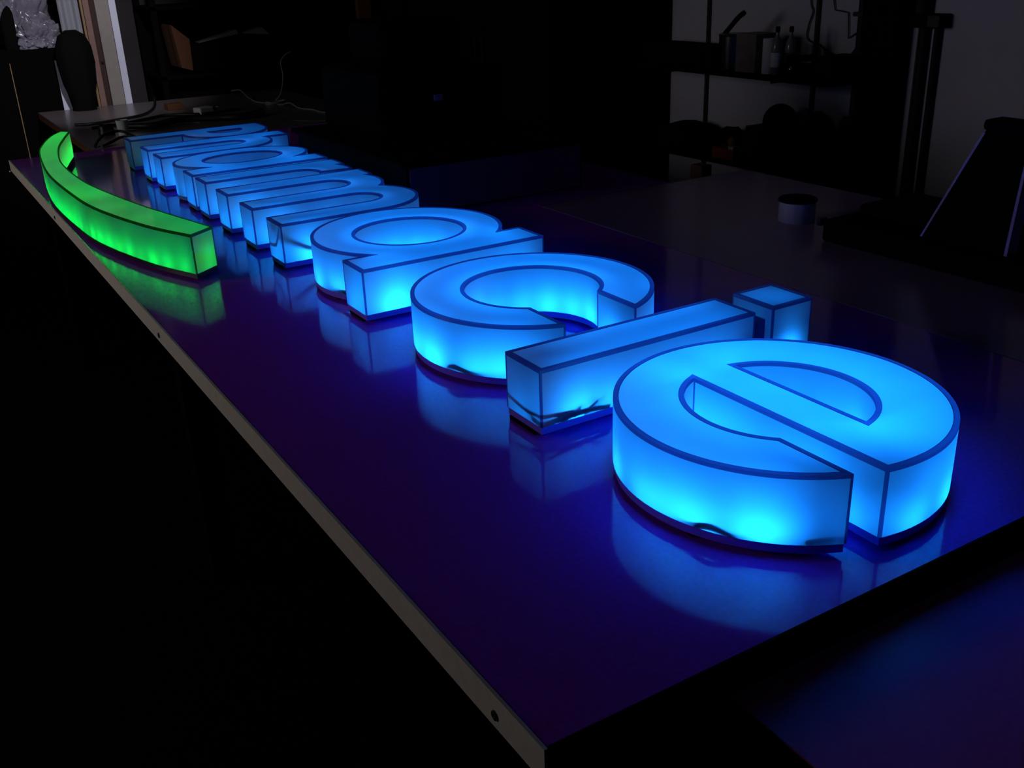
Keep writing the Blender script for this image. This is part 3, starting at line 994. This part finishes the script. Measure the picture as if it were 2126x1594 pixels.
o = lump('dark_cloth', 'dark cloth bundle on the black cabinet between the clear plastic bags', 'cloth', -3.6, -.05, 1.16, .035, .035, .13, 15, M['foam'])
o.location = (-3.55, -.07, 1.16)

# added unseen spot lamp, brightens the boards and bags at the far left
t = thing('added_spot_lamp', 'added unseen spot lamp above the letters, brightening the far corner', 'lamp', (-1.0, .18, 2.35))
q = (Vector((-3.45, .17, 1.12)) - Vector((-1.0, .18, 2.35))).to_track_quat('-Z', 'Y')
h = link('lamp_shade', lathe(BM(), [(.10, 0.0), (.095, .02), (.05, .10), (.025, .12), (.0, .13)], 28), M['dark'], t, smooth=40)
h.location = (0, 0, 0); h.rotation_mode = 'QUATERNION'; h.rotation_quaternion = q
link('cord', tube(BM(), [(.03, 0, .05), (.03, 0, .55)], .004, 6), M['wire'], t)
d = bpy.data.lights.new('far_corner_fill', 'SPOT'); d.spot_size = rad(34); d.spot_blend = 0.8; d.shadow_soft_size = .05; d.energy = 105; d.color = (0.97, 0.93, 1.0)
l = bpy.data.objects.new('far_corner_fill', d); C.objects.link(l); l.parent = h; l.location = (0, 0, -.06)

# brown carton, dark shelf unit, orange post, red spool
t = thing('open_carton', 'brown cardboard carton end with white sheets in the dark shelving', 'box', (-3.60, .83, .99))
bm = BM()
hexa(bm, [(.13, -.085, .02), (.13, -.025, 0), (-.10, -.025, 0), (-.10, -.085, .02), (.13, -.11, .245), (.13, -.02, .165), (-.10, -.02, .165), (-.10, -.11, .245)])
link('carton_side', bm, M['cardboard'], t)
boxpart('carton_body', (-.1, .128, -.02, .60, 0, .14), M['black'], t)
bm = BM(); hexa(bm, [(.12, .03, .141), (.12, .26, .175), (.05, .26, .175), (.05, .03, .141), (.12, .03, .146), (.12, .25, .196), (.05, .25, .196), (.05, .03, .146)])
link('paper_sheet', bm, M['grey_paper'], t)
bm = BM(); hexa(bm, [(.12, .29, .175), (.12, .44, .16), (.05, .44, .16), (.05, .29, .175), (.12, .29, .18), (.12, .40, .20), (.05, .40, .20), (.05, .29, .18)])
link('paper_sheet', bm, M['grey_paper'], t)
t = thing('dark_shelving', 'dark shelving against the far wall behind the cable table', 'shelving', (-3.68, 1.25, 0))
for z in (.60, .97, 1.33, 1.75): boxpart('shelf_board', (-.2, .2, -.62, .90, z - .02, z), M['black'], t)
for y in (-.62, .10, .87): boxpart('upright', (-.2, -.17, y, y + .03, 0, 2.1), M['black'], t); boxpart('upright', (.17, .2, y, y + .03, 0, 2.1), M['black'], t)
boxpart('back_panel', (-.215, -.201, -.62, .90, .0, 1.33), M['black'], t)
tag(boxpart('orange_post', (-3.43, -3.39, 1.79, 1.87, 0, 2.2), M['orange_wood']), 'orange-brown upright timber post at the far wall', 'post')
t = thing('cable_reel', 'dark red cable reel on the dark shelving at the far end', 'reel', (-3.56, 1.40, .605))
link('flange', lathe(BM(), [(.0, 0), (.075, 0), (.075, .012), (.0, .012)], 28), M['red_plastic'], t)
link('flange', lathe(BM(), [(.0, .14), (.075, .14), (.075, .152), (.0, .152)], 28), M['red_plastic'], t)
link('drum', lathe(BM(), [(.045, .012), (.045, .14)], 28), M['red_plastic'], t, smooth=40)
tag(boxpart('storage_box', (-3.74, -3.50, .68, 1.00, .60, .86), M['black'], bev=.004), 'black box low in the dark shelving behind the carton', 'box')

# cables and oddments on the cable table
ZT = TABLE_Z + .001


def cable(label, pts, r, m, group=None):
    o = link('cable', tube(BM(), spline([(x, y, max(z, r)) for x, y, z in pts], 6), r, 7), m, smooth=60)
    o.location = (0, 0, ZT)
    return tag(o, label, 'cable', group)


cable('black cable running from the table edge towards the upright boards', [(-2.75, .035, .0), (-2.72, .10, 0), (-2.77, .22, 0), (-2.85, .36, 0), (-3.02, .45, 0), (-3.25, .52, 0), (-3.42, .56, .02)], .007, M['wire'])
cable('black cable crossing the cable table in front of the white adaptor', [(-2.58, .08, 0), (-2.62, .22, 0), (-2.70, .36, 0), (-2.75, .46, 0), (-2.66, .62, 0), (-2.70, .80, 0)], .007, M['wire'])
cable('looped black cable ending at the foot of the capital P', [(-2.03, -.01, 0), (-2.10, .02, .02), (-2.16, .07, .035), (-2.16, .13, .035), (-2.05, .16, .02), (-2.0, .18, 0)], .006, M['wire'])
cable('second black cable ending at the foot of the capital P', [(-2.0, .01, 0), (-2.06, .06, .01), (-2.10, .12, .02), (-2.04, .19, 0)], .006, M['wire'])
cable('black cable bundle directly behind the capital P', [(-2.45, .20, 0), (-2.38, .32, .01), (-2.45, .45, .02), (-2.40, .60, .01), (-2.35, .72, 0), (-2.45, .84, 0)], .016, M['wire'])
cable('thin dark cable on the table to the right of the far letters', [(-1.995, .98, 0), (-2.08, .90, 0), (-2.14, .86, 0), (-2.24, .84, 0)], .004, M['wire'])
cable('white wavy cable with a knot lying along the back of the cable table', [(-3.40, .98, .02), (-3.30, 1.00, .03), (-3.1, .98, .01), (-2.93, .97, 0), (-2.82, 1.01, 0), (-2.72, 1.03, .004), (-2.62, 1.04, .02), (-2.52, 1.05, 0), (-2.42, 1.08, 0), (-2.28, 1.08, .004), (-2.20, 1.14, 0), (-2.17, 1.16, 0)], .0035, M['white_cable'])
cable('white cable rising in a tall curve from the back of the cable table', [(-2.81, 1.02, .004), (-2.80, 1.06, .05), (-2.82, 1.09, .13), (-2.83, 1.09, .20), (-2.83, 1.12, .235), (-2.83, 1.15, .245)], .0025, M['white_cable'])
cable('thin white cable arching up at the right end of the cable table', [(-2.14, 1.13, .0), (-2.12, 1.16, .05), (-2.11, 1.20, .085), (-2.10, 1.24, .095), (-2.09, 1.255, .085)], .0025, M['white_cable'])
bm = BM(); 
for k in range(6):
    tube(bm, [(.028 * cos(a) + .004 * k - .01, .05 * sin(a) , .005 + .002 * k + .003 * sin(2 * a + k)) for a in [2 * pi * j / 16 for j in range(17)]], .003, 6)
o = link('cable_knot', bm, M['white_cable'], smooth=60); o.location = (-2.78, 1.02, ZT + .0); tag(o, 'knot of white cable at the back of the cable table', 'cable')
t = thing('power_adaptor', 'small white power adaptor on the cable table behind the word', 'adaptor', (-2.70, .63, ZT), rad(20))
bm = BM(); box(bm, -.03, .03, -.045, .035, 0.0, .035, bev=.006)
link('adaptor_body', bm, M['white_plastic'], t)
bm = tube(BM(), [(0, .035, .02), (.0, .052, .02), (0, .065, .02)], .006, 8)
link('plug', bm, M['wire'], t)
bm = tube(BM(), [(0, .065, .02), (0, .08, .022)], .007, 8)
link('plug_tip', bm, M['white_plastic'], t)
t = thing('white_pipe_clip', 'crumpled white scrap on the cable table, beside the adaptor', 'scrap', (-2.50, .58, ZT))
bm = BM(); hexa(bm, [(-.02, -.05, 0), (.02, -.04, 0), (.015, .05, 0), (-.02, .04, 0), (-.01, -.04, .012), (.018, -.03, .018), (.010, .04, .014), (-.015, .03, .016)])
link('scrap_body', bm, M['paper'], t)
t = thing('paper_cup', 'small white cup among black cables left of the capital P', 'cup', (-2.27, .155, ZT))
link('cup_body', lathe(BM(), [(.020, 0), (.026, .066), (.027, .068), (.025, .068), (.019, .004)], 28), M['paper'], t, smooth=50)
lump('black_plug', 'black plug block on the cable table beside the white cup', 'plug', -2.36, .10, ZT, .035, .03, .03, 21, M['wire'])
tag(boxpart('orange_box', (-3.05, -2.97, .52, .60, ZT, ZT + .03), M['orange_wood'], bev=.002), 'small orange box among black cables on the cable table', 'box')
